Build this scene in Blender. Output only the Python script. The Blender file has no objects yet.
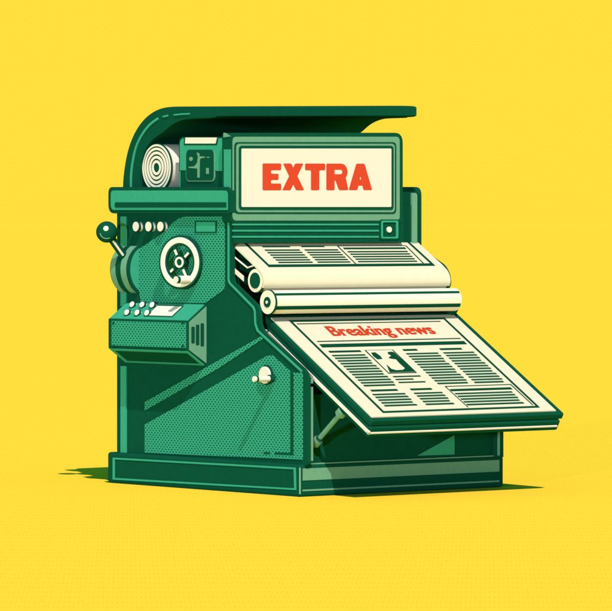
import bpy, bmesh, math
from mathutils import Vector, Matrix

# ------------------------------------------------------------------ scene, camera
S = bpy.context.scene
COL = S.collection
F_PX, CX, YH = 4538.0, 306.0, 222.0        # long lens, in pixels of the 612 px wide photograph
DIST, ZC = 45.38, 2.75                     # camera distance and height (100 px = 1 unit at the press)
ROT = math.atan2(0.631, 0.776)             # the press stands turned on the floor
ORG = Vector((-0.06, 0.0, 0.0))            # its near bottom corner

cam_d = bpy.data.cameras.new('camera')
cam = bpy.data.objects.new('camera', cam_d)
COL.objects.link(cam)
cam.location = (0, -DIST, ZC)
cam.rotation_euler = (math.radians(90), 0, 0)
cam_d.sensor_width = 36
cam_d.lens = 36 * F_PX / 612
cam_d.shift_y = -(305.5 - YH) / 612
cam_d.clip_end = 20000
S.camera = cam

RI = Matrix.Rotation(-ROT, 3, 'Z')
CAM_L = RI @ (Vector((0, -DIST, ZC)) - ORG)


def ray(px, py):
    return RI @ Vector(((px - CX) / F_PX, 1.0, -(py - YH) / F_PX))


def onx(c, *pts):
    """size measured off the photograph on a plane parallel to the press's side -> (y, z)"""
    out = []
    for px, py in pts:
        d = ray(px, py)
        t = (c - CAM_L.x) / d.x
        p = CAM_L + d * t
        out.append((p.y, p.z))
    return out


def ony(c, *pts):
    """same on a plane parallel to the press's front -> (x, z)"""
    out = []
    for px, py in pts:
        d = ray(px, py)
        t = (c - CAM_L.y) / d.y
        p = CAM_L + d * t
        out.append((p.x, p.z))
    return out


# ------------------------------------------------------------------ materials
def new_mat(name, rough=0.8, spec=0.05):
    m = bpy.data.materials.new(name)
    m.use_nodes = True
    nt = m.node_tree
    b = nt.nodes['Principled BSDF']
    b.inputs['Roughness'].default_value = rough
    b.inputs['Specular IOR Level'].default_value = spec
    return m, nt, b


def grain(nt, scale, lo, hi):
    tc = nt.nodes.new('ShaderNodeTexCoord')
    n = nt.nodes.new('ShaderNodeTexNoise')
    n.inputs['Scale'].default_value = scale
    n.inputs['Detail'].default_value = 4
    r = nt.nodes.new('ShaderNodeMapRange')
    r.inputs['From Min'].default_value = 0.3
    r.inputs['From Max'].default_value = 0.7
    r.inputs['To Min'].default_value = lo
    r.inputs['To Max'].default_value = hi
    nt.links.new(tc.outputs['Object'], n.inputs['Vector'])
    nt.links.new(n.outputs['Fac'], r.inputs['Value'])
    return tc, r.outputs['Result']


def paint(name, col, rough=0.8, spec=0.0, g=0.04, scale=18):
    m, nt, b = new_mat(name, rough, spec)
    tc, f = grain(nt, scale, 1 - g, 1 + g)
    v = nt.nodes.new('ShaderNodeVectorMath')
    v.operation = 'SCALE'
    v.inputs[0].default_value = col
    nt.links.new(f, v.inputs['Scale'])
    nt.links.new(v.outputs[0], b.inputs['Base Color'])
    return m


def math_node(nt, op, a, b=None):
    n = nt.nodes.new('ShaderNodeMath')
    n.operation = op
    for i, x in enumerate((a, b)):
        if x is None:
            continue
        if isinstance(x, (int, float)):
            n.inputs[i].default_value = x
        else:
            nt.links.new(x, n.inputs[i])
    return n.outputs[0]


def dotted(name, col, hole, ax1, ax2, p1, p2, r1, r2):
    """sheet metal with staggered holes; the pattern lies in the object's own space"""
    m, nt, b = new_mat(name, 0.9, 0.0)
    tc, f = grain(nt, 18, 0.96, 1.04)
    sep = nt.nodes.new('ShaderNodeSeparateXYZ')
    nt.links.new(tc.outputs['Object'], sep.inputs[0])
    z = math_node(nt, 'DIVIDE', sep.outputs[ax2], p2)
    row = math_node(nt, 'FLOOR', z)
    odd = math_node(nt, 'MULTIPLY', math_node(nt, 'FLOORED_MODULO', row, 2.0), 0.5)
    y = math_node(nt, 'ADD', math_node(nt, 'DIVIDE', sep.outputs[ax1], p1), odd)
    fy = math_node(nt, 'MULTIPLY', math_node(nt, 'SUBTRACT', math_node(nt, 'FRACT', y), 0.5), p1 / r1)
    fz = math_node(nt, 'MULTIPLY', math_node(nt, 'SUBTRACT', math_node(nt, 'FRACT', z), 0.5), p2 / r2)
    d = math_node(nt, 'ADD', math_node(nt, 'MULTIPLY', fy, fy), math_node(nt, 'MULTIPLY', fz, fz))
    ins = math_node(nt, 'LESS_THAN', d, 1.0)
    mix = nt.nodes.new('ShaderNodeMix')
    mix.data_type = 'RGBA'
    mix.inputs['A'].default_value = (*col, 1)
    mix.inputs['B'].default_value = (*hole, 1)
    nt.links.new(ins, mix.inputs['Factor'])
    v = nt.nodes.new('ShaderNodeVectorMath')
    v.operation = 'SCALE'
    nt.links.new(mix.outputs['Result'], v.inputs[0])
    nt.links.new(f, v.inputs['Scale'])
    nt.links.new(v.outputs[0], b.inputs['Base Color'])
    return m


C_DARK = (0.0032, 0.068, 0.034)
C_MID = (0.032, 0.315, 0.178)
C_PALE = (0.185, 0.435, 0.236)
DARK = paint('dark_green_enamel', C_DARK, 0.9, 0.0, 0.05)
MID = paint('mid_green_enamel', C_MID)
PALE = paint('pale_green_enamel', (0.122, 0.310, 0.185))
CREAM = paint('cream_enamel', (0.71, 0.70, 0.56), g=0.01)
SIGN = paint('sign_face_acrylic', (0.672, 0.655, 0.53), g=0.008)
PAPER = paint('newsprint', (0.615, 0.61, 0.43), 0.95, 0.0, 0.015, 9)
ROLLC = paint('roller_rubber_cream', (0.80, 0.76, 0.56), g=0.015)
INK = paint('green_ink', (0.003, 0.055, 0.026), 0.95, 0.0, 0.08, 40)
INKLT = paint('faint_green_ink', (0.13, 0.24, 0.14), 0.95, 0.0, 0.08, 40)
RED = paint('orange_red_letters', (0.555, 0.055, 0.020), g=0.02)
REDINK = paint('orange_red_ink', (0.50, 0.046, 0.013), 0.95, 0.0, 0.03)
PERF = dotted('perforated_green_sheet', C_MID, (0.007, 0.105, 0.056), 'Y', 'Z', 0.0525, 0.0235, 0.0145, 0.0082)

# ------------------------------------------------------------------ mesh helpers
R_Z = Matrix.Rotation(ROT, 4, 'Z')


class MB:
    def __init__(self):
        self.bm = bmesh.new()
        self.smooth = False

    def prism(self, poly, lo, hi, f):
        """poly: 2D outline; f(a, b, h) -> 3D; extruded h = lo..hi"""
        bm = self.bm
        A = [bm.verts.new(f(a, b, lo)) for a, b in poly]
        B = [bm.verts.new(f(a, b, hi)) for a, b in poly]
        n = len(poly)
        bm.faces.new(A[::-1])
        bm.faces.new(B)
        for i in range(n):
            bm.faces.new((A[i], A[(i + 1) % n], B[(i + 1) % n], B[i]))
        return self

    def px(self, poly, x0, x1):
        return self.prism(poly, x0, x1, lambda a, b, h: (h, a, b))

    def py(self, poly, y0, y1):
        return self.prism(poly, y0, y1, lambda a, b, h: (a, h, b))

    def box(self, x0, x1, y0, y1, z0, z1):
        return self.px([(y0, z0), (y1, z0), (y1, z1), (y0, z1)], x0, x1)

    def ring(self, outer, inner, lo, hi, f):
        """frame between two outlines with the same number of points"""
        bm = self.bm
        n = len(outer)
        V = [[bm.verts.new(f(a, b, h)) for a, b in L] for L in (outer, inner) for h in (lo, hi)]
        oL, oH, iL, iH = V
        for i in range(n):
            j = (i + 1) % n
            bm.faces.new((oL[i], oL[j], oH[j], oH[i]))
            bm.faces.new((iL[j], iL[i], iH[i], iH[j]))
            bm.faces.new((oH[i], oH[j], iH[j], iH[i]))
            bm.faces.new((oL[j], oL[i], iL[i], iL[j]))
        return self

    def lathe(self, prof, o, ax, n=40):
        """prof: (radius, height) along the axis ax from o"""
        bm = self.bm
        ax = Vector(ax).normalized()
        o = Vector(o)
        e1 = ax.orthogonal().normalized()
        e2 = ax.cross(e1)
        rows = []
        for r, h in prof:
            c = o + ax * h
            if r < 1e-6:
                rows.append([bm.verts.new(c)])
            else:
                rows.append([bm.verts.new(c + (e1 * math.cos(k * 2 * math.pi / n) + e2 * math.sin(k * 2 * math.pi / n)) * r) for k in range(n)])
        for A, B in zip(rows, rows[1:]):
            for k in range(n):
                j = (k + 1) % n
                if len(A) == 1 and len(B) == 1:
                    continue
                if len(A) == 1:
                    bm.faces.new((A[0], B[j], B[k]))
                elif len(B) == 1:
                    bm.faces.new((A[k], A[j], B[0]))
                else:
                    bm.faces.new((A[k], A[j], B[j], B[k]))
        return self

    def cyl(self, r, a, b, n=40, ch=0.0):
        a, b = Vector(a), Vector(b)
        L = (b - a).length
        if ch:
            pr = [(0, 0), (r - ch, 0), (r, ch), (r, L - ch), (r - ch, L), (0, L)]
        else:
            pr = [(0, 0), (r, 0), (r, L), (0, L)]
        return self.lathe(pr, a, b - a, n)

    def tube(self, pts, r, n=10):
        bm = self.bm
        P = [Vector(p) for p in pts]
        rows = []
        up = None
        for i, p in enumerate(P):
            t = (P[min(i + 1, len(P) - 1)] - P[max(i - 1, 0)]).normalized()
            if up is None:
                up = t.orthogonal().normalized()
            e1 = (up - t * up.dot(t)).normalized()
            up = e1
            e2 = t.cross(e1)
            rows.append([bm.verts.new(p + (e1 * math.cos(k * 2 * math.pi / n) + e2 * math.sin(k * 2 * math.pi / n)) * r) for k in range(n)])
        bm.faces.new(rows[0][::-1])
        bm.faces.new(rows[-1])
        for A, B in zip(rows, rows[1:]):
            for k in range(n):
                j = (k + 1) % n
                bm.faces.new((A[k], A[j], B[j], B[k]))
        return self

    def sphere(self, c, r, squash=1.0, ax=(0, 0, 1)):
        pr = [(r * math.sin(math.pi * i / 20), -r * squash * math.cos(math.pi * i / 20)) for i in range(21)]
        pr[0] = (0, pr[0][1])
        pr[-1] = (0, pr[-1][1])
        return self.lathe(pr, c, ax, 40)

    def build(self, name, mat, parent, bevel=0, smooth=False):
        bm = self.bm
        off = Vector(parent.get('_o', (0, 0, 0)))
        bmesh.ops.translate(bm, verts=bm.verts, vec=-off)
        bmesh.ops.recalc_face_normals(bm, faces=bm.faces)
        me = bpy.data.meshes.new(name)
        if smooth:
            for f in bm.faces:
                f.smooth = True
            for e in bm.edges:
                if len(e.link_faces) == 2 and e.calc_face_angle(0) > math.radians(35):
                    e.smooth = False
        bm.to_mesh(me)
        bm.free()
        me.materials.append(mat)
        o = bpy.data.objects.new(name, me)
        COL.objects.link(o)
        o.parent = parent
        o['_o'] = tuple(off)
        if bevel:
            b = o.modifiers.new('bevel', 'BEVEL')
            b.width = bevel
            b.segments = 3
            b.limit_method = 'ANGLE'
            b.angle_limit = math.radians(40)
        return o


def thing(name, label, cat, loc):
    """Empty at the base of a thing; loc in the press's own directions"""
    o = bpy.data.objects.new(name, None)
    COL.objects.link(o)
    o.location = ORG + (R_Z.to_3x3() @ Vector(loc))
    o.rotation_euler = (0, 0, ROT)
    o['label'] = label
    o['category'] = cat
    o['_o'] = tuple(loc)
    return o


def rnd(poly, r, n=5):
    """round every corner of an outline"""
    out = []
    N = len(poly)
    for i in range(N):
        p0, p, p1 = Vector(poly[i - 1]), Vector(poly[i]), Vector(poly[(i + 1) % N])
        a, b = p0 - p, p1 - p
        rr = r if not isinstance(r, (list, tuple)) else r[i]
        k = min(rr, a.length * 0.49, b.length * 0.49)
        if k < 1e-5:
            out.append(tuple(p))
            continue
        q0, q1 = p + a.normalized() * k, p + b.normalized() * k
        for j in range(n + 1):
            t = j / n
            out.append(tuple(q0 * (1 - t) ** 2 + p * 2 * t * (1 - t) + q1 * t * t))
    return out


def rect(x0, x1, z0, z1):
    return [(x0, z0), (x1, z0), (x1, z1), (x0, z1)]


def stroke2(pts, w):
    """thin outline band along a polyline (2D), returned as a polygon"""
    L, Rr = [], []
    P = [Vector(p) for p in pts]
    for i, p in enumerate(P):
        if i == 0:
            t = (P[1] - p).normalized()
            n = Vector((-t.y, t.x))
        elif i == len(P) - 1:
            t = (p - P[i - 1]).normalized()
            n = Vector((-t.y, t.x))
        else:
            t0 = (p - P[i - 1]).normalized()
            t1 = (P[i + 1] - p).normalized()
            n0, n1 = Vector((-t0.y, t0.x)), Vector((-t1.y, t1.x))
            n = (n0 + n1).normalized()
            n = n / max(0.5, n.dot(n0))
        L.append(tuple(p + n * w / 2))
        Rr.append(tuple(p - n * w / 2))
    return L + Rr[::-1]


# ------------------------------------------------------------------ the setting
def big_sheet(name, verts, mat):
    me = bpy.data.meshes.new(name)
    me.from_pydata(verts, [], [(0, 1, 2, 3)])
    me.materials.append(mat)
    o = bpy.data.objects.new(name, me)
    COL.objects.link(o)
    o['kind'] = 'structure'
    return o


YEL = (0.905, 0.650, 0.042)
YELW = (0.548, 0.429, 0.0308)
YW = 6000.0
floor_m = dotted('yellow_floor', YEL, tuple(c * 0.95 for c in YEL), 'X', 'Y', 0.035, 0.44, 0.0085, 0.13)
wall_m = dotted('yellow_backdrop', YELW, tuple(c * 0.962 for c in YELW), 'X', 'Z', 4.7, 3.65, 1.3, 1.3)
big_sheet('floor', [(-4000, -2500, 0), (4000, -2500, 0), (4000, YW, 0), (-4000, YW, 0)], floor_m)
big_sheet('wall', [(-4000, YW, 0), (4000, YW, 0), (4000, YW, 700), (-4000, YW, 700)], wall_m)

# ------------------------------------------------------------------ the press
W = ony(0, (504, 480))[0][0]
D = onx(0, (107, 470))[0][0]
press = thing('printing_press', 'dark green newspaper printing press with an EXTRA sign, spoked side wheel and curved hood', 'printing press', (0, 0, 0))

XS = 0.06                                   # outer face of the left side
XC = 0.095                                  # inner face of the left cheek
XR = W - 0.055                              # outer face of the right side
XRI = XR - 0.06

# base plinth with its trim
ZB = onx(0, (299, 464.5))[0][1]
base = MB().box(0, W, 0, D, 0, ZB).build('plinth', DARK, press, 0.03)
p = onx(0, (113, 457.5), (296, 467.5), (296.5, 490), (113, 479.5))
q = onx(0, (115, 459.3), (294, 469.3), (294.5, 488.2), (115, 477.8))
MB().ring(p, q, -0.006, 0.01, lambda a, b, h: (h, a, b)).build('trim_line', MID, base)
for (y0, y1) in ((468.5, 480.5), (489.6, 491.3)):
    a = ony(0, (302.5, y0), (302.5, y1))
    z0, z1 = a[1][1], a[0][1]
    MB().py(rect(a[0][0], ony(0, (499, 470))[0][0], z0, z1), -0.007, 0.01).build('trim_band', PALE, base)
x1 = ony(0, (495, 460))[0][0]
MB().box(ony(0, (306, 466))[0][0], x1, 0.015, 0.04, ZB - 0.01, ZB + 0.008).build('trim_line', PALE, base)
MB().cyl(0.010, (-0.004, -0.004, 0.03), (-0.004, -0.004, ZB - 0.03), 10).build('trim_line', PALE, base)

# side cheeks and core
left_prof = onx(XS, (117, 470), (117, 205), (234, 205), (232.2, 240), (232.2, 281), (257.5, 305.5), (259.5, 312), (260, 324),
                (264, 333), (305, 370), (308, 376), (308, 470))
zmin = ZB - 0.01
left_prof = [(a, max(b, zmin)) for a, b in left_prof]
yfront = left_prof[-1][0]
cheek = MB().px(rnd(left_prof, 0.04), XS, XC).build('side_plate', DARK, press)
VB = left_prof[0][0]
ZT = left_prof[1][1]
yup = left_prof[4][0]                       # front of the upper cabinet

# right cheek
rp = onx(XR, (300, 470), (300, 187.0), (421.5, 187.0), (421.5, 248), (424.5, 250), (446, 265.5), (450.5, 274), (451.5, 284), (449, 289.5),
         (455, 291), (459.5, 297), (460.5, 304), (457.5, 312), (453, 318), (499, 366), (499, 470))
rp = [(a, max(b, zmin)) for a, b in rp]
rp[-1] = (yfront, rp[-1][1])
rp[-2] = (yfront, rp[-2][1])
rcheek = MB().px(rnd(rp, [0, 0, 0.09, 0, 0.03, .05, .05, .05, .02, .05, .05, .05, .05, .05, .05, 0]), XRI, XR).build('side_plate', DARK, press)
# core between the cheeks, a little behind their front edges
dv = 0.09
yrec = yfront + dv
core = [(VB - 0.01, zmin), (VB - 0.01, ZT), (yup + 0.06, ZT), (yup + 0.06, left_prof[5][1] + 0.05),
        (left_prof[6][0] + 0.30, left_prof[6][1]), (left_prof[8][0] + 0.25, left_prof[8][1]), (yrec, left_prof[9][1] - 0.25), (yrec, zmin)]
body = MB().px(core, XC - 0.005, XRI + 0.005).build('cabinet', DARK, press)

# line along the left plate's front edge
pts = onx(XS, (229, 209), (229, 280), (230, 283), (253.5, 307), (255.2, 311), (255.8, 324), (258, 330.5), (302.5, 371.5))
MB().px(stroke2(pts, 0.020), XS - 0.012, XS + 0.01).build('edge_line', MID, cheek)
# upright strip near the rear edge
for (y0, y1) in ((216.5, 248), (292, 306), (366, 454)):
    MB().px(onx(XS, (121.3, y0), (127, y0), (127, y1), (121.3, y1)), XS - 0.012, XS + 0.01).build('edge_strip', MID, cheek)
# pale lines on the plates' front edges
xl = XS + 0.045
for (y0, y1) in ((379, 383.5), (387, 461)):
    a = ony(yfront, (308, y0), (308, y1))
    MB().py(rect(XS + 0.040, XS + 0.060, max(a[1][1], ZB + .01), a[0][1]), yfront - 0.008, yfront + 0.01).build('edge_line', PALE, cheek)
a = ony(yfront, (493, 425), (493, 459))
MB().py(rect(XR - 0.075, XR - 0.055, ZB + .01, a[0][1] + .2), yfront - 0.008, yfront + 0.01).build('edge_line', PALE, rcheek)
yr = yup + .052
a = ony(yr - .008, (412.3, 193), (417.3, 193), (417.3, 262), (412.3, 262))
MB().py(rnd(a, [0.02, .05, 0, 0]), yr - 0.008, yr + 0.04).build('edge_strip', PALE, rcheek)

# top ledge / shelf
lp = onx(0, (108.3, 187), (230, 187), (230, 213.5), (108.3, 213.5))
ZL = lp[0][1]
YLF, YLB = lp[1][0], lp[0][0]
ledge = MB().px(rnd(lp, [0.07, 0.06, 0.02, 0.1]), 0.0, XC + 0.02).box(XC + 0.015, XRI - .01, yup + 0.07, YLB - 0.02, lp[3][1] + .02, ZL - 0.05).build('shelf', DARK, press)
o_ = rnd(onx(0, (111.3, 190.5), (228, 190.5), (228, 210), (111.3, 210)), [0.05, .05, 0, .06])
MB().px(o_, -0.008, 0.01).build('shelf_band', MID, ledge)
MB().px(rnd(onx(0, (115.6, 202.3), (227, 202.3), (227, 207.6), (115.6, 207.6)), [.02, 0, 0, .02]), -0.012, 0.005).build('groove', DARK, ledge)

# hood
XH0 = 0.10
outer = [(123, 190), (123, 183), (124, 172), (126.2, 158), (129.5, 145), (135, 132), (142, 121.5), (150, 114), (159, 109), (169, 106.8), (182, 106.5), (214, 106.5), (217, 108)]
inner = [(217, 116), (215, 117.5), (200, 118), (192, 118.3), (185, 119.3), (178, 121.4), (172.5, 124.3), (168, 127.8), (163.5, 132), (158, 135.5), (150.5, 141), (145.5, 149), (142, 158), (140, 168), (139, 178), (138.6, 190)]


def chaikin(P, n=2):
    for _ in range(n):
        Q = [P[0]]
        for a_, b_ in zip(P, P[1:]):
            Q += [(a_[0] * .75 + b_[0] * .25, a_[1] * .75 + b_[1] * .25), (a_[0] * .25 + b_[0] * .75, a_[1] * .25 + b_[1] * .75)]
        P = Q + [P[-1]]
    return P


tip_i = len(chaikin(outer)) - 1
outer, inner = chaikin(outer), chaikin(inner)
hp = onx(XH0, *(outer + inner))
hp[0] = (hp[0][0], ZL - 0.03)
hp[-1] = (hp[-1][0], ZL - 0.03)
# hood runs to where its front tip shows on the right
ytip = hp[tip_i][0]
XH1 = ony(ytip, (416.5, 112))[0][0]
ztop = max(b_ for a_, b_ in hp)
k_hood = (ony(ytip, (416.5, 107.2))[0][1] - hp[tip_i][1]) / (XH1 - XH0)
fh = lambda a, b, h: (h, a, b + k_hood * (h - XH0) * max(0, (b - ZL) / (ztop - ZL)))
hood = MB().prism(hp, XH0, XH1, fh).build('hood', DARK, press, smooth=True)
lining = onx(XH0 + .03, *[p_ for p_ in inner if 180 < p_[0] < 213])
MB().prism(lining + [(a_, b_ - .008) for a_, b_ in lining[::-1]], XH0 + .03, XH1 - .03, fh).build('hood_lining', DARK, hood, smooth=True)
hood_highlight = onx(XH0, *chaikin([(131.3, 187), (131.5, 174), (133, 162), (136, 148), (141, 137), (148, 127), (153.5, 122), (158.5, 118.6)]))  # highlight along the hood's edge, put on as lighter green strips
MB().px(stroke2(hood_highlight, 0.026), XH0 - 0.012, XH0 + 0.01).build('edge_line', MID, hood)
MB().px(stroke2(onx(XH0, (163.5, 116.8), (168.3, 115.6)), 0.018), XH0 - 0.012, XH0 + 0.01).build('edge_line', MID, hood)
MB().px(stroke2(onx(XH0, (174.5, 115), (182, 114.2), (190, 113.8)), 0.016), XH0 - 0.012, XH0 + 0.01).build('edge_line', MID, hood)

# sign
XSN = 0.12
ysf = onx(0.03, (231.8, 178))[0][0]
fy = lambda a, b, h: (a, h, b)


def sgn(x0, y0, x1, y1, r):
    (xa, z1a), (xb, z1b), (_, z0b), (_, z0a) = ony(ysf, (x0, y0), (x1, y0), (x1, y1), (x0, y1))
    return rnd([(xa, z0a), (xb, z0b), (xb, z1b), (xa, z1a)], r)


sign = MB().py(sgn(231.8, 132.8, 402.8, 223, [.04, .04, .11, .05]), ysf, ysf + 0.16).build('sign_box', DARK, press)
k = 0
for (x0, y0, x1, y1, r, m, nm) in ((232.4, 136.8, 399.5, 220.6, .05, PALE, 'bezel'), (233.9, 142.2, 395.8, 214, .05, DARK, 'bezel_groove'),
                                   (235.6, 143.8, 394.2, 212.3, .045, PALE, 'bezel'), (238, 145.8, 392.6, 210, .04, DARK, 'bezel_groove'),
                                   (240.4, 148.6, 390.2, 207, .015, SIGN, 'sign_face')):
    k += 1
    so = MB().py(sgn(x0, y0, x1, y1, r), ysf - 0.004 * k, ysf + 0.02).build(nm, m, sign)
yface = ysf - 0.004 * k
# side strip and top corner of the sign
a = onx(sign_x := ony(ysf, (231.8, 178))[0][0], (225, 149.5), (231.5, 151.5), (231.5, 189), (225, 189))
MB().px(rect(ysf + 0.012, ysf + 0.12, a[2][1], a[0][1]), sign_x - 0.01, sign_x + 0.01).build('side_strip', MID, sign)
zt = ony(ysf, (315, 132.8))[0][1]
MB().px([(ysf + 0.01, zt - 0.05), (ysf + .13, zt - 0.012), (ysf + .13, zt - .06)], sign_x - 0.008, sign_x + 0.02).build('side_strip', PALE, sign)

# EXTRA
Z0, Z1 = [ony(yface, (317, y))[0][1] for y in (190.2, 163.6)]
HH = Z1 - Z0
lx = lambda x: ony(yface, (x, 178))[0][0]
ST = (lx(300) - lx(291.8)); BR = HH * 0.25
letters = MB()
e = 0.00008


def glyph(poly, lvl, r=0.016):
    letters.py(rnd(poly, r, 4), yface - 0.003 - e * lvl, yface + 0.002)


a, b = lx(262.5), lx(281)
glyph([(a, Z0), (b, Z0), (b, Z0 + BR), (a + ST, Z0 + BR), (a + ST, Z0 + HH * .385), (b - .035, Z0 + HH * .385), (b - .035, Z0 + HH * .615),
       (a + ST, Z0 + HH * .615), (a + ST, Z1 - BR), (b, Z1 - BR), (b, Z1), (a, Z1)], 0)
a, b = lx(282.2), lx(304)
w = ST * .98
glyph([(a, Z0), (a + w, Z0), (b - .01, Z1), (b - .01 - w, Z1)], 0)
glyph([(b, Z0), (b - w, Z0), (a + .01, Z1), (a + .01 + w, Z1)], 1)
a, b = lx(305), lx(325)
mdl = (a + b) / 2
glyph([(mdl - ST / 2, Z0), (mdl + ST / 2, Z0), (mdl + ST / 2, Z1 - BR), (b, Z1 - BR), (b, Z1), (a, Z1), (a, Z1 - BR), (mdl - ST / 2, Z1 - BR)], 0)
a, b = lx(326.3), lx(348.2)
glyph([(a, Z0), (a + ST, Z0), (a + ST, Z1), (a, Z1)], 0)
bo = [(a + .02, Z1), (a + .13, Z1)]
zc, rad = Z1 - HH * .315, HH * .315
xcn = b - rad - .012
ob = [(a + .02, Z1)] + [(xcn + rad * math.sin(t), zc + rad * math.cos(t)) for t in [math.pi * i / 12 for i in range(13)]] + [(a + .02, zc - rad)]
ri = HH * .085
ib = [(a + ST - .02, zc + ri)] + [(xcn + ri * math.sin(t) - .005, zc + ri * math.cos(t)) for t in [math.pi * i / 12 for i in range(13)]] + [(a + ST - .02, zc - ri)]
letters.ring(ob, ib, yface - 0.003 - e, yface + 0.002, fy)
glyph([(b, Z0), (b - ST * 1.15, Z0), (a + ST * .95, zc - rad * .6), (xcn + .06, zc - rad * .6)], 2)
a, b = lx(348.6), lx(372)
mdl = (a + b) / 2
tw = ST * .62
tw = ST * .50
glyph([(a, Z0), (a + ST * 1.08, Z0), (mdl + ST * .32, Z1), (mdl - tw, Z1)], 0)
glyph([(b, Z0), (b - ST * 1.08, Z0), (mdl - ST * .32, Z1), (mdl + tw, Z1)], 1)
glyph(rect(a + .08, b - .08, Z0 + HH * .17, Z0 + HH * .40), 2, .004)
glyph([(mdl - .045, Z0 + HH * .53), (mdl + .045, Z0 + HH * .53), (mdl + .03, Z1 - .01), (mdl - .03, Z1 - .01)], 3, .004)
(xa_, za_), (xb_, zb_) = ony(yface, (262, 177), (372, 177))
for v in letters.bm.verts:
    v.co.z += (zb_ - za_) / (xb_ - xa_) * (v.co.x - lx(317))
letters.build('lettering', RED, sign)

# slatted strip with an indicator below the sign
ypn = ysf + 0.004
px_ = lambda x: ony(ypn, (x, 232))[0][0]
pz_ = lambda y: ony(ypn, (315, y))[0][1]
strip = MB().box(XS + .004, px_(403.5), ypn, ypn + 0.09, pz_(242.8), pz_(214)).build('vent_panel', DARK, press)
for y in (224.5, 230.7, 236.8):
    MB().py(ony(ypn, (232.8, y - .9), (378.5, y - .9), (378.5, y + .9), (232.8, y + .9)), ypn - .008, ypn + .01).build('vent_slat', MID, strip)
pz_ = lambda y: ony(ypn, (389, y))[0][1]
MB().ring(rnd(rect(px_(380.5), px_(397.5), pz_(238.5), pz_(220.6)), .02), rnd(rect(px_(382.2), px_(395.8), pz_(236.9), pz_(222.4)), .015), ypn - .014, ypn + .01, fy).build('indicator_frame', MID, strip)
MB().cyl(0.031, (px_(388.6), ypn - .018, pz_(229.6)), (px_(388.6), ypn + .01, pz_(229.6)), 24).build('indicator_lamp', CREAM, strip)
MB().ring(rnd(rect(px_(379.3), px_(398.7), pz_(239.6), pz_(219.5)), .02), rnd(rect(px_(380.6), px_(397.4), pz_(238.4), pz_(220.7)), .02), ypn - .010, ypn + .01, fy).build('indicator_frame', DARK, strip)

# mechanism box under the hood
XB = 0.11
bx = onx(XB, (179, 137), (225, 137), (225, 189), (179, 189))
mbox = MB().px(rnd([(bx[0][0], bx[0][1]), (bx[1][0], bx[1][1]), (bx[1][0], ZL - .025), (bx[0][0], ZL - .025)], [.08, .03, 0, 0]), XB, 1.2).build('drive_box', DARK, press)
MB().px(rnd(onx(XB, (180.2, 138.3), (223.7, 138.3), (223.7, 171), (216.5, 171), (216.5, 170.4), (180.2, 170.4)), [.07, 0, 0, 0, 0, 0]), XB - .006, XB + .01).build('box_cover', MID, mbox)
MB().px(onx(XB, (179.6, 171), (180.5, 171), (180.5, 188), (179.6, 188)), XB - .004, XB + .01).build('trim_line', MID, mbox)
MB().px(onx(XB, (184.6, 137.3), (219, 137.3), (217.6, 145.2), (184.6, 145.2)), XB - .009, XB + .01).build('groove', DARK, mbox)
MB().px(onx(XB, (186.4, 137.6), (217.8, 137.6), (216.4, 143.6), (186, 143.6)), XB - .014, XB + .01).build('label_plate', CREAM, mbox)
win = MB().px(rnd(onx(XB, (186.6, 150.2), (215.4, 150.2), (215.4, 181.6), (186.6, 181.6)), .06), XB - .010, XB + .01).build('window', PALE, mbox)
MB().px(rnd(onx(XB, (187.2, 149.8), (214.6, 149.8), (214.6, 180.6), (187.2, 180.6)), .055), XB - .014, XB + .01).build('glass', DARK, win)
gl = MB()
for poly in (((198, 152.5), (200.6, 153.5), (200.6, 156.3), (206, 156.6), (206, 157.8), (201.8, 158.6), (201, 161), (200.8, 177.8), (198.6, 177.8), (198.6, 168.6), (190, 168), (190, 166.9), (195.5, 166.4), (198.3, 163.2), (199.2, 157)),
             ((208, 156.9), (210.5, 156.9), (210.5, 157.9), (208, 157.9)), ((207.4, 168), (210, 168), (210, 174), (207.4, 174))):
    gl.px(onx(XB, *poly), XB - .018, XB)
c = onx(XB, (192.2, 159))[0]
gl.px([(c[0] + .03 * math.cos(t), c[1] + .022 * math.sin(t)) for t in [i * math.pi / 8 for i in range(16)]], XB - .018, XB)
gl.build('gauge_needle', PALE, win)

# ------------------------------------------------------------------ left side: panels and controls
XP = XS - 0.008
up_poly = [(186, 216.5), (225, 216.5), (225, 286.5), (224, 290), (205.5, 303.2), (141.5, 303), (139.5, 291), (139.5, 249), (165, 232), (172, 224), (179, 218.5)]  # panel outlines follow the lit areas; dark gaps between them are drawn shade
perf = MB().px(onx(XS, *up_poly), XP, XS + .01).build('lit_perforated_panel', PERF, press)
MB().px(onx(XS, (145.2, 402), (263, 335.5), (263, 339), (219, 368.3), (145.2, 410.5)), XP, XS + .01).build('lit_perforated_panel', PERF, press)
lowp = MB().px(onx(XS, (145.2, 424.5), (268, 355.5), (272.5, 355), (292, 372.5), (303, 372.5), (303, 459.5), (145.2, 452.8)), XP, XS + .01).build('lit_perforated_panel', PERF, press)
g = MB()
g.px(onx(XS, (291.2, 371), (294.2, 374), (294.2, 455.2), (275.5, 454.4), (275.5, 452.2), (291.2, 452.8)), XP - .004, XS)
g.px(onx(XS, (264.5, 451.9), (270.5, 452.1), (270.5, 454.2), (264.5, 454)), XP - .004, XS)
g.build('groove', DARK, lowp)
MB().ring(onx(XS, (196, 220.8), (217.6, 220.8), (217.6, 233), (196, 233)), onx(XS, (197.2, 222), (216.4, 222), (216.4, 231.8), (197.2, 231.8)), XP - .008, XS, lambda a, b, h: (h, a, b)).build('plate_frame', DARK, press)
MB().px(onx(XS, (197.2, 222), (216.4, 222), (216.4, 231.8), (197.2, 231.8)), XP - .006, XS).build('name_plate', MID, press)

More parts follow.
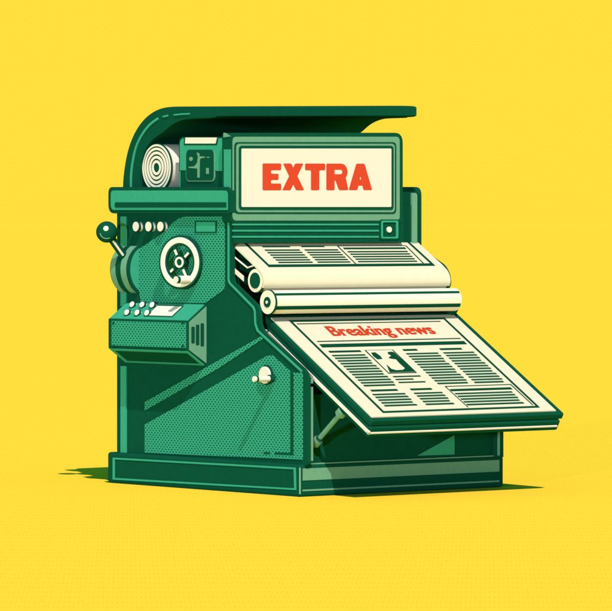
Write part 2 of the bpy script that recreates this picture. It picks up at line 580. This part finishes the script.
# three lamps
for cx in (140.2, 152.8, 164.8):
    y, z = onx(XS, (cx, 226.6))[0]
    lamp = MB().cyl(0.052, (XS - .035, y, z), (XS + .01, y, z), 28).build('lamp', CREAM, press, smooth=True)
    MB().cyl(0.056, (XS - .055, y, z), (XS - .030, y, z), 28).build('lamp_collar', DARK, lamp, smooth=True)
    MB().cyl(0.050, (XS - .062, y, z), (XS - .050, y, z), 28).build('lamp_lens', CREAM, lamp, smooth=True)

# hand wheel: turned a little towards the front of the press
y, z = onx(XS - .09, (180.6, 262.3))[0]
wc = Vector((XS - .09, y, z))
wax = Vector((-math.cos(math.radians(13)), -math.sin(math.radians(13)), 0))
we = Vector((wax.y, -wax.x, 0))           # horizontal in the wheel's plane
wl = lambda a, b, h: tuple(wc + we * a + Vector((0, 0, b)) + wax * h)
circ = lambda r, n=64, cx=0, cz=0: [(cx + r * math.cos(i * 2 * math.pi / n), cz + r * math.sin(i * 2 * math.pi / n)) for i in range(n)]
wheel = MB().ring(circ(.258), circ(.198), -.016, .022, wl).build('hand_wheel', CREAM, press, .008, smooth=True)
MB().ring(circ(.280), circ(.176), -.020, .012, wl).build('rim_backing', DARK, wheel, smooth=True)
MB().prism(circ(.066, 32), -.03, .016, wl).build('hub', DARK, wheel)
MB().ring(circ(.056, 32), circ(.036, 32), .0, .026, wl).build('hub_ring', CREAM, wheel)
sgnx = 1 if (R_Z.to_3x3() @ we).x > 0 else -1
MB().cyl(0.03, wc - wax * .012, wc - wax * .10, 20).build('shaft', DARK, wheel)
for ang, r0, r1 in ((118, .085, .145), (40, .085, .15), (218, .115, .16), (300, .085, .17)):
    t = math.radians(ang)
    d = Vector((math.cos(t) * sgnx, math.sin(t)))
    nn = Vector((-d.y, d.x))

    def bar(ra, rb, hw):
        return [tuple(d * ra + nn * hw), tuple(d * rb + nn * hw), tuple(d * rb - nn * hw), tuple(d * ra - nn * hw)]
    sp = MB().prism(bar(.05, .185, .020), -.014, .008, wl).build('spoke', DARK, wheel)
    MB().prism(bar(r0, r1, .0125), .006, .016, wl).build('spoke_inlay', CREAM, sp)
hb = wc + we * (0.17 * sgnx) * .72 + Vector((0, 0, -.178))
hdl = MB().cyl(.037, hb + Vector((.04, 0, 0)), hb + Vector((-.175, 0, .0)), 24).build('handle', DARK, wheel, smooth=True)
MB().cyl(.036, hb + Vector((-.16, .0, 0)), hb + Vector((-.185, .0, 0)), 24).build('handle_tip', CREAM, hdl, smooth=True)
MB().cyl(.042, hb + Vector((.035, 0, 0)), hb + Vector((-.145, 0, 0)), 24, .008).build('handle_grip', CREAM, hdl, smooth=True)

# crank low on the side
yy, zz = onx(XS - .05, (271, 378.6))[0]
y, z = onx(XS, (268, 375))[0]
cr = MB().cyl(.100, (XS - .03, y, z), (XS + .01, y, z), 36).build('crank', DARK, press, smooth=True)
MB().cyl(.040, (XS - .078, yy, zz), (XS - .03, yy, zz), 24).build('crank_collar', DARK, cr, smooth=True)
MB().cyl(.086, (XS - .055, y, z), (XS - .02, y, z), 36, .006).build('crank_disc', CREAM, cr, smooth=True)
MB().cyl(.033, (XS - .228, yy, zz), (XS - .248, yy, zz), 24).build('crank_collar', DARK, cr, smooth=True)
MB().cyl(.029, (XS - .05, yy, zz), (XS - .275, yy, zz), 24, .004).build('crank_peg', CREAM, cr, smooth=True)

# lever quadrant
q0, q1 = onx(XS, (120.5, 246), (139, 246))
ZQ0, ZQ1 = onx(XS, (139, 293))[0][1], q1[1]
ya, yb = q1[0], q0[0] - .01             # front and rear side of the quadrant
zq = (ZQ0 + ZQ1) / 2
hq, bul = (ZQ1 - ZQ0) / 2, 0.145
Rq = (hq * hq + bul * bul) / (2 * bul)


def segm(dr, n=24, grow=0.0):
    am = math.asin(min(1, (hq + grow) / (Rq + dr)))
    return [(XS + (Rq - bul) - (Rq + dr) * math.cos(t), zq + (Rq + dr) * math.sin(t)) for t in [-am + 2 * am * i / n for i in range(n + 1)]]


quad = MB().py(segm(0) + [(XS + .02, ZQ1), (XS + .02, ZQ0)], ya, yb).build('lever_quadrant', DARK, press, smooth=True)
for (u0, u1) in ((.20, .44), (.80, 1.0)):
    s0 = segm(.009)
    s1 = segm(-.02)
    MB().py(s0 + s1[::-1], ya + (yb - ya) * (u0 - .10), ya + (yb - ya) * (u1 - .06)).build('quadrant_band', PALE, quad, smooth=True)
s0 = [(XS - (XS - a) * .80, zq + (b - zq) * .9) for a, b in segm(0)]
MB().py(s0 + [(XS + .01, zq + hq * .8), (XS + .01, zq - hq * .8)], ya - .008, ya + .01).build('quadrant_side', MID, quad)
for zz0, zz1 in ((ZQ1 - .035, ZQ1 - .005), (ZQ0 + .005, ZQ0 + .03)):
    pass

# lever
Lb = Vector((XS - .10, (ya + yb) / 2, onx(XS, (125, 256))[0][1] - .03))
kx = onx(XS - .34, (106.8, 232))[0]
Lk = Vector((XS - .34, kx[0], kx[1]))
Lb = Vector((XS - .06, kx[0] + .02, Lb.z - .02))
dl = (Lk - Lb).normalized()
lev = MB().cyl(.042, Lb, Lk, 20).build('lever', DARK, press, smooth=True)
camd = (CAM_L - Lk).normalized()
side_off = (camd - dl * camd.dot(dl)).normalized()
MB().tube([Lb + dl * .10 + side_off * .036, Lk - dl * .10 + side_off * .036], .013).build('lever_inlay', CREAM, lev, smooth=True)
knob = MB().sphere(Lk, .112).build('knob', DARK, lev, smooth=True)
cd = Vector((-.62, -.70, .34)).normalized()
MB().lathe([(0, .006), (.018, .005), (.028, -.003), (.028, -.02), (0, -.02)], Lk + cd * .112, cd, 24).build('knob_highlight', CREAM, knob, smooth=True)  # highlight spot on the ball, put on as a cream disc
arc = []
e1 = Vector((.78, -.62, 0)).normalized()
for i in range(13):
    t = math.radians(190 + 110 * i / 12)
    dv_ = (Vector((-.62, -.78, 0)) * .80 + (e1 * math.cos(t) + Vector((0, 0, 1)) * math.sin(t)) * .62).normalized()
    arc.append(Lk + dv_ * .111)
MB().tube(arc, .006, 8).build('knob_glint', PALE, knob, smooth=True)  # crescent of the highlight, put on as a pale tube

# console box
yl, yr_ = onx(XS, (128, 330), (206, 330))
cw0, cw1 = yr_[0], yl[0]
pj = 0.235
zt_w = onx(XS, (166, 303.2))[0][1]
zb_w = onx(XS, (166, 364.3))[0][1]
zt_f = onx(XS - pj, (150, 320.3))[0][1]
zb_f = onx(XS - pj, (150, 349.3))[0][1]
prof = [(XS + .01, zt_w + .005), (XS - pj, zt_f), (XS - pj, zb_f), (XS + .01, zb_w - .005)]
con = MB().py(prof, cw0, cw1 + .03).build('console', DARK, press, .004)
XF = XS - pj
fr = onx(XF, (112, 320.8), (186.2, 320.8), (186.2, 348), (112, 348))
MB().px(rect(fr[1][0], fr[0][0], fr[2][1], fr[0][1]), XF - .007, XF + .01).build('console_front', PERF, con)
for (sx, sy) in ((114.2, 323), (183.6, 323), (114.2, 346), (183.6, 346)):
    y, z = onx(XF, (sx, sy))[0]
    MB().cyl(.014, (XF - .016, y, z), (XF, y, z), 14).build('screw', DARK, con)
# sloping top of the console
tA, tB = Vector((XS, 0, zt_w)), Vector((XS - pj, 0, zt_f))
td = (tB - tA)
TL = td.length
td.normalize()
tn = Vector((td.z, 0, -td.x))
if tn.z < 0:
    tn = -tn


def top(a, t, h):     # a: y, t: 0..1 down the slope
    return tuple(tA + td * (t * TL) + tn * (h + .004) + Vector((0, a, 0)))


MB().prism([(cw0 + .012, .05), (cw1 + .01, .05), (cw1 + .01, .97), (cw0 + .012, .97)], -.01, .003, top).build('console_top', MID, con)
ys = lambda s: cw0 + (cw1 - cw0) * s
MB().prism([(ys(.235), .17), (ys(.575), .17), (ys(.575), .82), (ys(.235), .82)], -.005, .006, top).build('plate_frame', DARK, con)
MB().prism([(ys(.25), .22), (ys(.56), .22), (ys(.56), .77), (ys(.25), .77)], -.005, .010, top).build('label_plate', CREAM, con)
for (bxp, byp) in ((131.2, 305.2), (141.2, 305.2), (151.2, 305.2), (126, 312.9), (136.2, 312.9), (146, 312.9)):
    # find the spot on the slope: t from the row, y from the column
    t = .20 if byp < 310 else .66
    P = tA + td * (t * TL) + tn * .07
    y = onx(P.x, (bxp, byp))[0][0]
    base_p = Vector((P.x, y, P.z)) - tn * .07
    ax = (tn * .65 + Vector((-.75, -.15, .0))).normalized()
    bt = MB().cyl(.034, base_p - ax * .02, base_p + ax * .028, 20).build('button', CREAM, con, smooth=True)
    MB().cyl(.040, base_p + ax * .018, base_p + ax * .040, 20).build('button_collar', DARK, bt, smooth=True)
    MB().lathe([(0, .058), (.018, .055), (.031, .046), (.034, .036), (0, .036)], base_p, ax, 24).build('button_cap', CREAM, bt, smooth=True)
# end panel with slots
ep = [(XS + .0, zt_w - .025), (XF + .014, zt_f - .008), (XF + .014, zb_f + .006), (XS + .0, zb_w + .028)]
endp = MB().py(ep, cw0 - .008, cw0 + .01).build('console_end', PALE, con)
for f_, dz in ((.25, .085), (.50, .105), (.76, .118)):
    x = XF + pj * f_
    zc_ = (zt_f + zb_f) / 2 + .01
    MB().py(rnd(rect(x - .021, x + .021, zc_ - dz, zc_ + dz), .012), cw0 - .012, cw0).build('slot', DARK, endp)
# trim round the sloping underside
uA, uB = Vector((XF, 0, zb_f)), Vector((XS, 0, zb_w))
ud = uB - uA
un = Vector((ud.z, 0, -ud.x)).normalized()
if un.z > 0:
    un = -un
und = lambda a, t, h: tuple(uA + ud * t + un * (h + .005) + Vector((0, a, 0)))
MB().ring([(cw0 + .005, .03), (cw1 + .015, .03), (cw1 + .015, .93), (cw0 + .005, .93)],
          [(cw0 + .045, .14), (cw1 - .035, .14), (cw1 - .035, .87), (cw0 + .045, .87)], -.01, .004, und).build('trim_line', MID, con)

# ------------------------------------------------------------------ front: rollers, delivery table
XRL = 0.105
r1 = onx(XRL, (255.2, 280.6))[0]
r2 = onx(XRL, (267.4, 302.2))[0]
xe2 = ony(r2[0], (457, 302))[0][0]
rolA = MB().cyl(.118, (XRL, *r1), (XRI - .01, *r1), 40).build('roller', ROLLC, press, smooth=True)
MB().cyl(.082, (XRL - .006, *r1), (XRL + .05, *r1), 32).build('roller_bore', DARK, rolA)
MB().cyl(.128, (XRL + .012, *r1), (XRL + .03, *r1), 40).build('roller_flange', DARK, rolA)
rolB = MB().cyl(.120, (XRL, *r2), (min(xe2, XRI - .0), *r2), 48).build('roller', ROLLC, press, smooth=True)
MB().cyl(.054, (XRL - .006, *r2), (XRL + .05, *r2), 32).build('roller_bore', DARK, rolB)
MB().cyl(.016, (XRL - .012, *r2), (XRL + .05, *r2), 16).build('roller_pin', CREAM, rolB)
MB().cyl(.127, (XRL + .008, *r2), (XRL + .028, *r2), 40).build('roller_flange', DARK, rolB)
for t0, t1 in ((34, 48), (-38, -19)):  # dark strips standing in for shading lines along the cylinder
    arcs = []
    for rr in (.1235, .112):
        L = [(r2[0] - rr * math.cos(math.radians(t0 + (t1 - t0) * i / 6)), r2[1] + rr * math.sin(math.radians(t0 + (t1 - t0) * i / 6))) for i in range(7)]
        arcs.append(L)
    MB().px(arcs[0] + arcs[1][::-1], XRL + .03, min(xe2, XRI) - .01).build('roller_shading', DARK, rolB)
# guide bars beside the upper roller
g1 = onx(XRL, (230, 253.5), (247.5, 267.8), (255, 265.2))
MB().tube([(XRL, *q_) for q_ in g1], .009, 10).build('guide_rod', CREAM, press, smooth=True)
MB().px(onx(XRL, (232.5, 266.2), (244, 276), (244, 281.3), (232.5, 271)), XRL - .008, XRL).build('guide_bar', CREAM, press)

# delivery table: plane through the newspaper
XT = 0.20
pt, pb = onx(XT, (272, 318.6), (372, 417))
pt, pb = Vector(pt), Vector(pb)
td2 = (pb - pt)
TLN = td2.length
td2.normalize()
tn2 = Vector((-td2.y, td2.x))
if tn2.y < 0:
    tn2 = -tn2
XT1 = (ony(pt.x, (453, 318))[0][0] + ony(pb.x, (558, 416))[0][0]) / 2


def tab(u, t, h):
    q_ = pt + td2 * t + tn2 * h
    return (u, q_.x, q_.y)


def pg(px, py):
    s = (py - 318.6) / 98.4
    xl_ = 272 + 100 * s
    xr_ = 453 + 105 * s
    return (XT + (px - xl_) / (xr_ - xl_) * (XT1 - XT), s * TLN)


table = MB().prism(rnd([(XT - .035, -.10), (XT1 + .085, -.10), (XT1 + .085, TLN + .05), (XT - .035, TLN + .05)], [0, 0, .03, .03]), -.075, -.012, tab)
table = table.build('delivery_table', DARK, press, .012)
tray = MB().prism([(XT - .03, -.10), (XT1 + .04, -.10), (XT1 + .05, TLN + .07), (XT - .03, TLN + .07)], -.20, -.08, tab).build('table_tray', DARK, table, .02)
MB().prism([(XT - .045, .06), (XT - .025, .06), (XT - .025, TLN + .085), (XT - .045, TLN + .085)], -.150, -.118, tab).build('tray_bead', CREAM, tray)
MB().prism([(XT - .045, TLN + .05), (XT1 + .015, TLN + .05), (XT1 + .015, TLN + .085), (XT - .045, TLN + .085)], -.146, -.132, tab).build('tray_bead', CREAM, tray)
MB().prism(rect(XT - .045, XT - .025, .012, .035), -.150, -.120, tab).build('tray_bead', CREAM, tray)

# strut under the table
f1 = ony(yrec, (314, 442.5))[0]
P1 = Vector((f1[0], yrec - .03, f1[1]))
f2 = ony(yrec - .45, (341.5, 412.5))[0]
P2 = Vector((f2[0], yrec - .45, f2[1]))
stt = MB().tube([P1, P2], .026, 12).build('strut', PALE, press, smooth=True)
dS = (P2 - P1).normalized()
MB().tube([P2 - dS * .03, P2 + dS * .03], .055, 12).build('strut_head', PALE, stt)
MB().tube([P1 - dS * .02, P1 + dS * .055], .05, 12).build('strut_foot', PALE, stt)
MB().tube([P1 + dS * .075, P1 + dS * .09], .040, 12).build('strut_collar', DARK, stt)
MB().py([ony(yrec, pnt)[0] for pnt in ((417, 455.6), (454, 435), (454.2, 454.4))], yrec - .008, yrec + .01).build('lit_patch', MID, press)  # green triangle standing in for a lit patch on the front face


# ------------------------------------------------------------------ newspaper on the table
news = thing('newspaper', 'printed front page headed Breaking news lying on the sloping delivery table', 'newspaper', tab((XT + XT1) / 2, TLN, -.012))
MB().prism([(XT, -.02), (XT1, -.02), (XT1, TLN), (XT, TLN)], -.0115, 0, tab).build('page', PAPER, news)


def hl(mb, x0, x1, y, w=1.0, h=.004):
    a0, a1, a2, a3 = pg(x0, y - w / 2), pg(x1, y - w / 2), pg(x1 + w * 1.04, y + w / 2), pg(x0 + w * 1.04, y + w / 2)
    mb.prism([a0, a1, a2, a3], -.004, h, tab)


fl = pg(288.6, 321.5)
frr = pg(442.8, 321.5)
fbl = pg(382.2, 413)
fu0 = (fl[0] + fbl[0]) / 2
fu1 = (frr[0] + pg(540.5, 413)[0]) / 2
t0_, t1_ = fl[1] - .012, fbl[1] + .012
lw = .030
MB().ring(rect(fu0, fu1, t0_, t1_), rect(fu0 + lw, fu1 - lw, t0_ + .030, t1_ - .030), -.004, .004, tab).build('border_line', INK, news)
m = MB()
hl(m, 296, 438, 324.6, .7)
hl(m, 316.5, 459, 342.6, .8)
m.build('thin_rule', INK, news)
m = MB()
hl(m, 319, 463, 347, 3.2)
m.build('thick_rule', INK, news)


def column(x0, x1, y0, n, pitch=2.74, sh=2.87, head=None, tint=True):
    mb = MB()
    if head:
        hl(mb, head[0], head[1], y0 - 3.9, 1.7)
    for i in range(n):
        d = -1.5 if i % 4 == 3 else 0
        hl(mb, x0 + sh * i, x1 + sh * i + d, y0 + pitch * i, 1.3)
    mb.build('text_column', INK, news)
    if tint:
        tb = MB()
        tb.prism([pg(x0 + 1, y0), pg(x1, y0), pg(x1 + sh * (n - 1), y0 + pitch * (n - 1)), pg(x0 + sh * (n - 1) + 1, y0 + pitch * (n - 1))], -.004, .0015, tab)
        tb.build('text_tint', PAPER2, news)


PAPER2 = paint('greenish_newsprint', (0.46, 0.52, 0.36), 0.95, 0.0, 0.015, 9)
column(331.6, 363.6, 357, 12, head=(328, 359))
column(404.6, 436.5, 357, 12, head=(401, 415))
column(442, 473, 357, 12, head=(438, 460))
m = MB()
hl(m, 392, 419, 379.2, 1.1)
hl(m, 394.5, 412, 382, 1.1)
hl(m, 397.5, 424, 385, 1.1)
m.build('picture_caption', INK, news)
# lower stories
column(372, 404, 396, 5, head=(370, 396))
column(413, 441, 396, 5, head=(409, 430))
m = MB()
for (x0, x1, y, w_) in ((444, 511.5, 390.2, .6), (449, 511, 394, 2.0)):
    hl(m, x0, x1, y, w_)
m.prism([pg(444, 390), pg(444.8, 390), pg(467.8, 411), pg(467, 411)], -.004, .004, tab)
m.prism([pg(510.6, 390), pg(511.6, 390), pg(534.2, 411), pg(533.2, 411)], -.004, .004, tab)
m.build('story_box', INK, news)
column(454, 512, 397.6, 5, sh=2.9)
# picture
pic = MB().prism([pg(363.5, 352.3), pg(391.5, 352.3), pg(416.2, 376), pg(388, 376)], -.004, .003, tab).build('picture', INK, news)
MB().prism([pg(365.3, 352.9), pg(390.6, 352.9), pg(413.8, 375.3), pg(388.2, 375.3)], -.004, .005, tab).build('picture_ground', PAPER, pic)
m = MB()
for poly in ([(370, 355.3), (374, 355), (379, 358.5), (381.5, 361.8), (376.5, 362), (372.5, 359)],
             [(386.3, 355.2), (389.5, 354.7), (392.5, 355.2), (414, 375.2), (389, 375.2), (385.5, 367.2), (390.5, 371.8), (395.5, 373.2), (402, 373),
              (404, 371.5), (398, 366), (395, 362.5), (389.5, 361.6), (387.3, 360.8), (390, 358.6), (387, 357)]):
    m.prism([pg(*q_) for q_ in poly], -.002, .007, tab)
m.build('picture_figure', INK, pic)


# headline
def text_mesh(txt, bold):
    cu = bpy.data.curves.new('headline', 'FONT')
    cu.body = txt
    cu.offset = bold
    cu.resolution_u = 3
    ob = bpy.data.objects.new('headline', cu)
    COL.objects.link(ob)
    dg = bpy.context.evaluated_depsgraph_get()
    me = bpy.data.meshes.new_from_object(ob.evaluated_get(dg))
    bpy.data.objects.remove(ob)
    return me


me = text_mesh('Breaking news', 0.0)
xs = [v.co.x for v in me.vertices]
x0, x1 = min(xs), max(xs)
cap = 0.72
uA0 = pg(322, 326.6)[0]
uA1 = pg(435.5, 337.8)[0]
tC, tB_ = pg(322, 327.2)[1], pg(333, 337.2)[1]
bm = bmesh.new()
for kx_, (dx, dy) in enumerate(((-.030, -.012), (-.030, .012), (.030, -.012), (.030, .012), (0, 0))):
    b2 = bmesh.new()
    b2.from_mesh(me)
    bmesh.ops.triangulate(b2, faces=b2.faces)
    ex = bmesh.ops.extrude_face_region(b2, geom=list(b2.faces))
    for v in [g_ for g_ in ex['geom'] if isinstance(g_, bmesh.types.BMVert)]:
        v.co.z += 1.0
    for v in b2.verts:
        u = uA0 + (v.co.x + dx - x0) / (x1 - x0) * (uA1 - uA0)
        t = tB_ + (tC - tB_) * (v.co.y + dy) / cap
        v.co = Vector(tab(u, t, .001 + (.002 + .0005 * kx_) * v.co.z))
    m2 = bpy.data.meshes.new('tmp')
    b2.to_mesh(m2)
    b2.free()
    bm.from_mesh(m2)
    bpy.data.meshes.remove(m2)
hm = MB()
hm.bm.free()
hm.bm = bm
hm.build('headline', REDINK, news)

# ------------------------------------------------------------------ printed web running over the upper roller
wl0, wl1 = onx(XRL, (229, 240.2), (256, 266.2))
wv = Vector(wl1) - Vector(wl0)
WLN = wv.length
wv.normalize()
wn = Vector((-wv.y, wv.x))
if wn.y < 0:
    wn = -wn
XW0, XW1 = XRL, XRI - .005
W0 = Vector(wl0)
s_ = W0 + wv * WLN
arcp = [tuple(W0), tuple(s_)] + onx(XRL, (260.3, 271), (262.6, 275.4), (263.8, 280), (264, 284.5), (263, 288.2))
web = thing('printed_paper', 'cream printed sheet coming out below the EXTRA sign and curving over the upper roller', 'paper', (XW0 + 1, arcp[-1][0], arcp[-1][1]))
# densify the curve
crv = []
for i in range(len(arcp) - 1):
    p0 = Vector(arcp[max(i - 1, 0)]); p1 = Vector(arcp[i]); p2 = Vector(arcp[i + 1]); p3 = Vector(arcp[min(i + 2, len(arcp) - 1)])
    n_ = 1 if i == 0 else 4
    for j in range(n_):
        t = j / n_
        if i == 0:
            crv.append(p1)
        else:
            crv.append(0.5 * ((2 * p1) + (p2 - p0 if i > 1 else (p2 - p1)) * t + (2 * p0 - 5 * p1 + 4 * p2 - p3) * t * t * (0 if i == 1 else 1) + (3 * p1 - p0 - 3 * p2 + p3) * t ** 3 * (0 if i == 1 else 1)) if i > 1 else p1.lerp(p2, t))
crv.append(Vector(arcp[-1]))
band = []
for i, q_ in enumerate(crv):
    t = (crv[min(i + 1, len(crv) - 1)] - crv[max(i - 1, 0)]).normalized()
    n_ = Vector((-t.y, t.x))
    if n_.dot(Vector((-.6, 1))) < 0:
        n_ = -n_
    band.append(q_ - n_ * .018)
MB().px([tuple(q_) for q_ in crv] + [tuple(q_) for q_ in band[::-1]], XW0, XW1).build('page', PAPER, web, smooth=True)


def wt(u, t, h):
    q_ = W0 + wv * t + wn * h
    return (u, q_.x, q_.y)


def wp(px, py):
    s = (py - 240.2) / 26.0
    xl_ = 229 + 27 * s
    xr_ = 407 + 34 * s
    return (XW0 + (px - xl_) / (xr_ - xl_) * (XW1 - XW0), s * WLN)


def wl_(mb, x0, x1, y, w=1.0):
    mb.prism([wp(x0, y - w / 2), wp(x1, y - w / 2), wp(x1 + w * 1.1, y + w / 2), wp(x0 + w * 1.1, y + w / 2)], -.004, .004, wt)


sl = 1.12
ua, ub = wp(245, 244)[0], wp(402.5, 244)[0]
ta, tb_ = wp(230, 240.6)[1], wp(270, 267.2)[1]
mb = MB()
mb.prism([(ua - .016, ta), (ua + .016, ta), (ua + .016, tb_), (ua - .016, tb_)], -.004, .004, wt)
mb.prism([(ub - .016, ta), (ub + .016, ta), (ub + .016, tb_), (ub - .016, tb_)], -.004, .004, wt)
mb.prism([(ua + .016, tb_ - .045), (ub - .016, tb_ - .045), (ub - .016, tb_), (ua + .016, tb_)], -.004, .004, wt)
mb.build('border_line', INK, web)
mb = MB()
wl_(mb, 253, 285, 243, .8); wl_(mb, 326, 358, 243, .8); wl_(mb, 363, 384, 243, .8)
wl_(mb, 260, 286, 247, 1.2); wl_(mb, 297, 319, 247, 1.2)
mb.build('story_heading', INK, web)
for (x0, x1) in ((263, 296), (301, 333)):
    mb = MB()
    for i in range(6):
        wl_(mb, x0 + 2.75 * i, x1 + 2.75 * i, 250.6 + 2.45 * i, 1.15)
    mb.build('text_column', INK, web)
mb = MB()
wl_(mb, 332, 399, 246.6, .5)
wl_(mb, 338, 399, 249.2, 1.6)
mb.prism([wp(332, 246.6), wp(333, 246.6), wp(353.5, 264.6), wp(352.5, 264.6)], -.004, .004, wt)
mb.prism([wp(399, 246.6), wp(400, 246.6), wp(421.5, 264.6), wp(420.5, 264.6)], -.004, .004, wt)
mb.build('story_box', INK, web)
mb = MB()
for i in range(5):
    wl_(mb, 343 + 2.9 * i, 402 + 2.9 * i, 252.6 + 2.5 * i, 1.15)
mb.build('text_column', INK, web)

# ------------------------------------------------------------------ paper roll under the hood
XPR = 0.135
rc = onx(XPR, (157.2, 168.2))[0]
RR = 0.248
rc = (rc[0], max(rc[1], ZL - .05 + RR))
roll = thing('paper_roll', 'cream paper roll with ringed end lying on the shelf inside the hood', 'paper roll', (XPR, rc[0], rc[1] - RR))
MB().cyl(RR, (XPR, *rc), (1.9, *rc), 56).build('wound_paper', CREAM, roll, smooth=True)
MB().cyl(RR + .006, (XPR - .006, *rc), (XPR + .012, *rc), 56).build('roll_end', DARK, roll, smooth=True)
lay = MB()
for (f0, f1) in ((.20, .315), (.385, .50), (.57, .68), (.745, .845), (.905, .985)):
    cc = lambda r: [(rc[0] + r * RR * math.cos(i * 2 * math.pi / 64), rc[1] + r * RR * math.sin(i * 2 * math.pi / 64)) for i in range(64)]
    lay.ring(cc(f1), cc(f0), XPR - .012, XPR - .004, lambda a, b, h: (h, a, b))
lay.build('paper_layers', CREAM, roll)

# ------------------------------------------------------------------ light
world = bpy.data.worlds.new('World')
S.world = world
world.use_nodes = True
bg = world.node_tree.nodes['Background']
bg.inputs[0].default_value = (0.05, 0.80, 0.65, 1)
bg.inputs[1].default_value = 0.30


def sun(name, d, strength, ang, col=(1, 1, 1)):
    l = bpy.data.lights.new(name, 'SUN')
    l.energy = strength
    l.angle = math.radians(ang)
    l.color = col
    o = bpy.data.objects.new(name, l)
    COL.objects.link(o)
    o.rotation_euler = Vector(d).to_track_quat('Z', 'Y').to_euler()
    o.location = Vector(d) * 20


KEY = 4.4
sun('key_lamp', (.150, -.625, .766), KEY, 0.5, (1.0, 0.82, 0.86))
sun('fill_lamp', (-.374, -.926, .052), KEY * .54, 3, (0.76, 0.80, 1.0))

for o in bpy.data.objects:
    if '_o' in o:
        del o['_o']
S.view_settings.view_transform = 'Standard'
S.view_settings.look = 'None'
S.view_settings.exposure = 0.0
S.view_settings.gamma = 1.0
S.cycles.max_bounces = 4
S.cycles.diffuse_bounces = 1
S.cycles.use_denoising = False
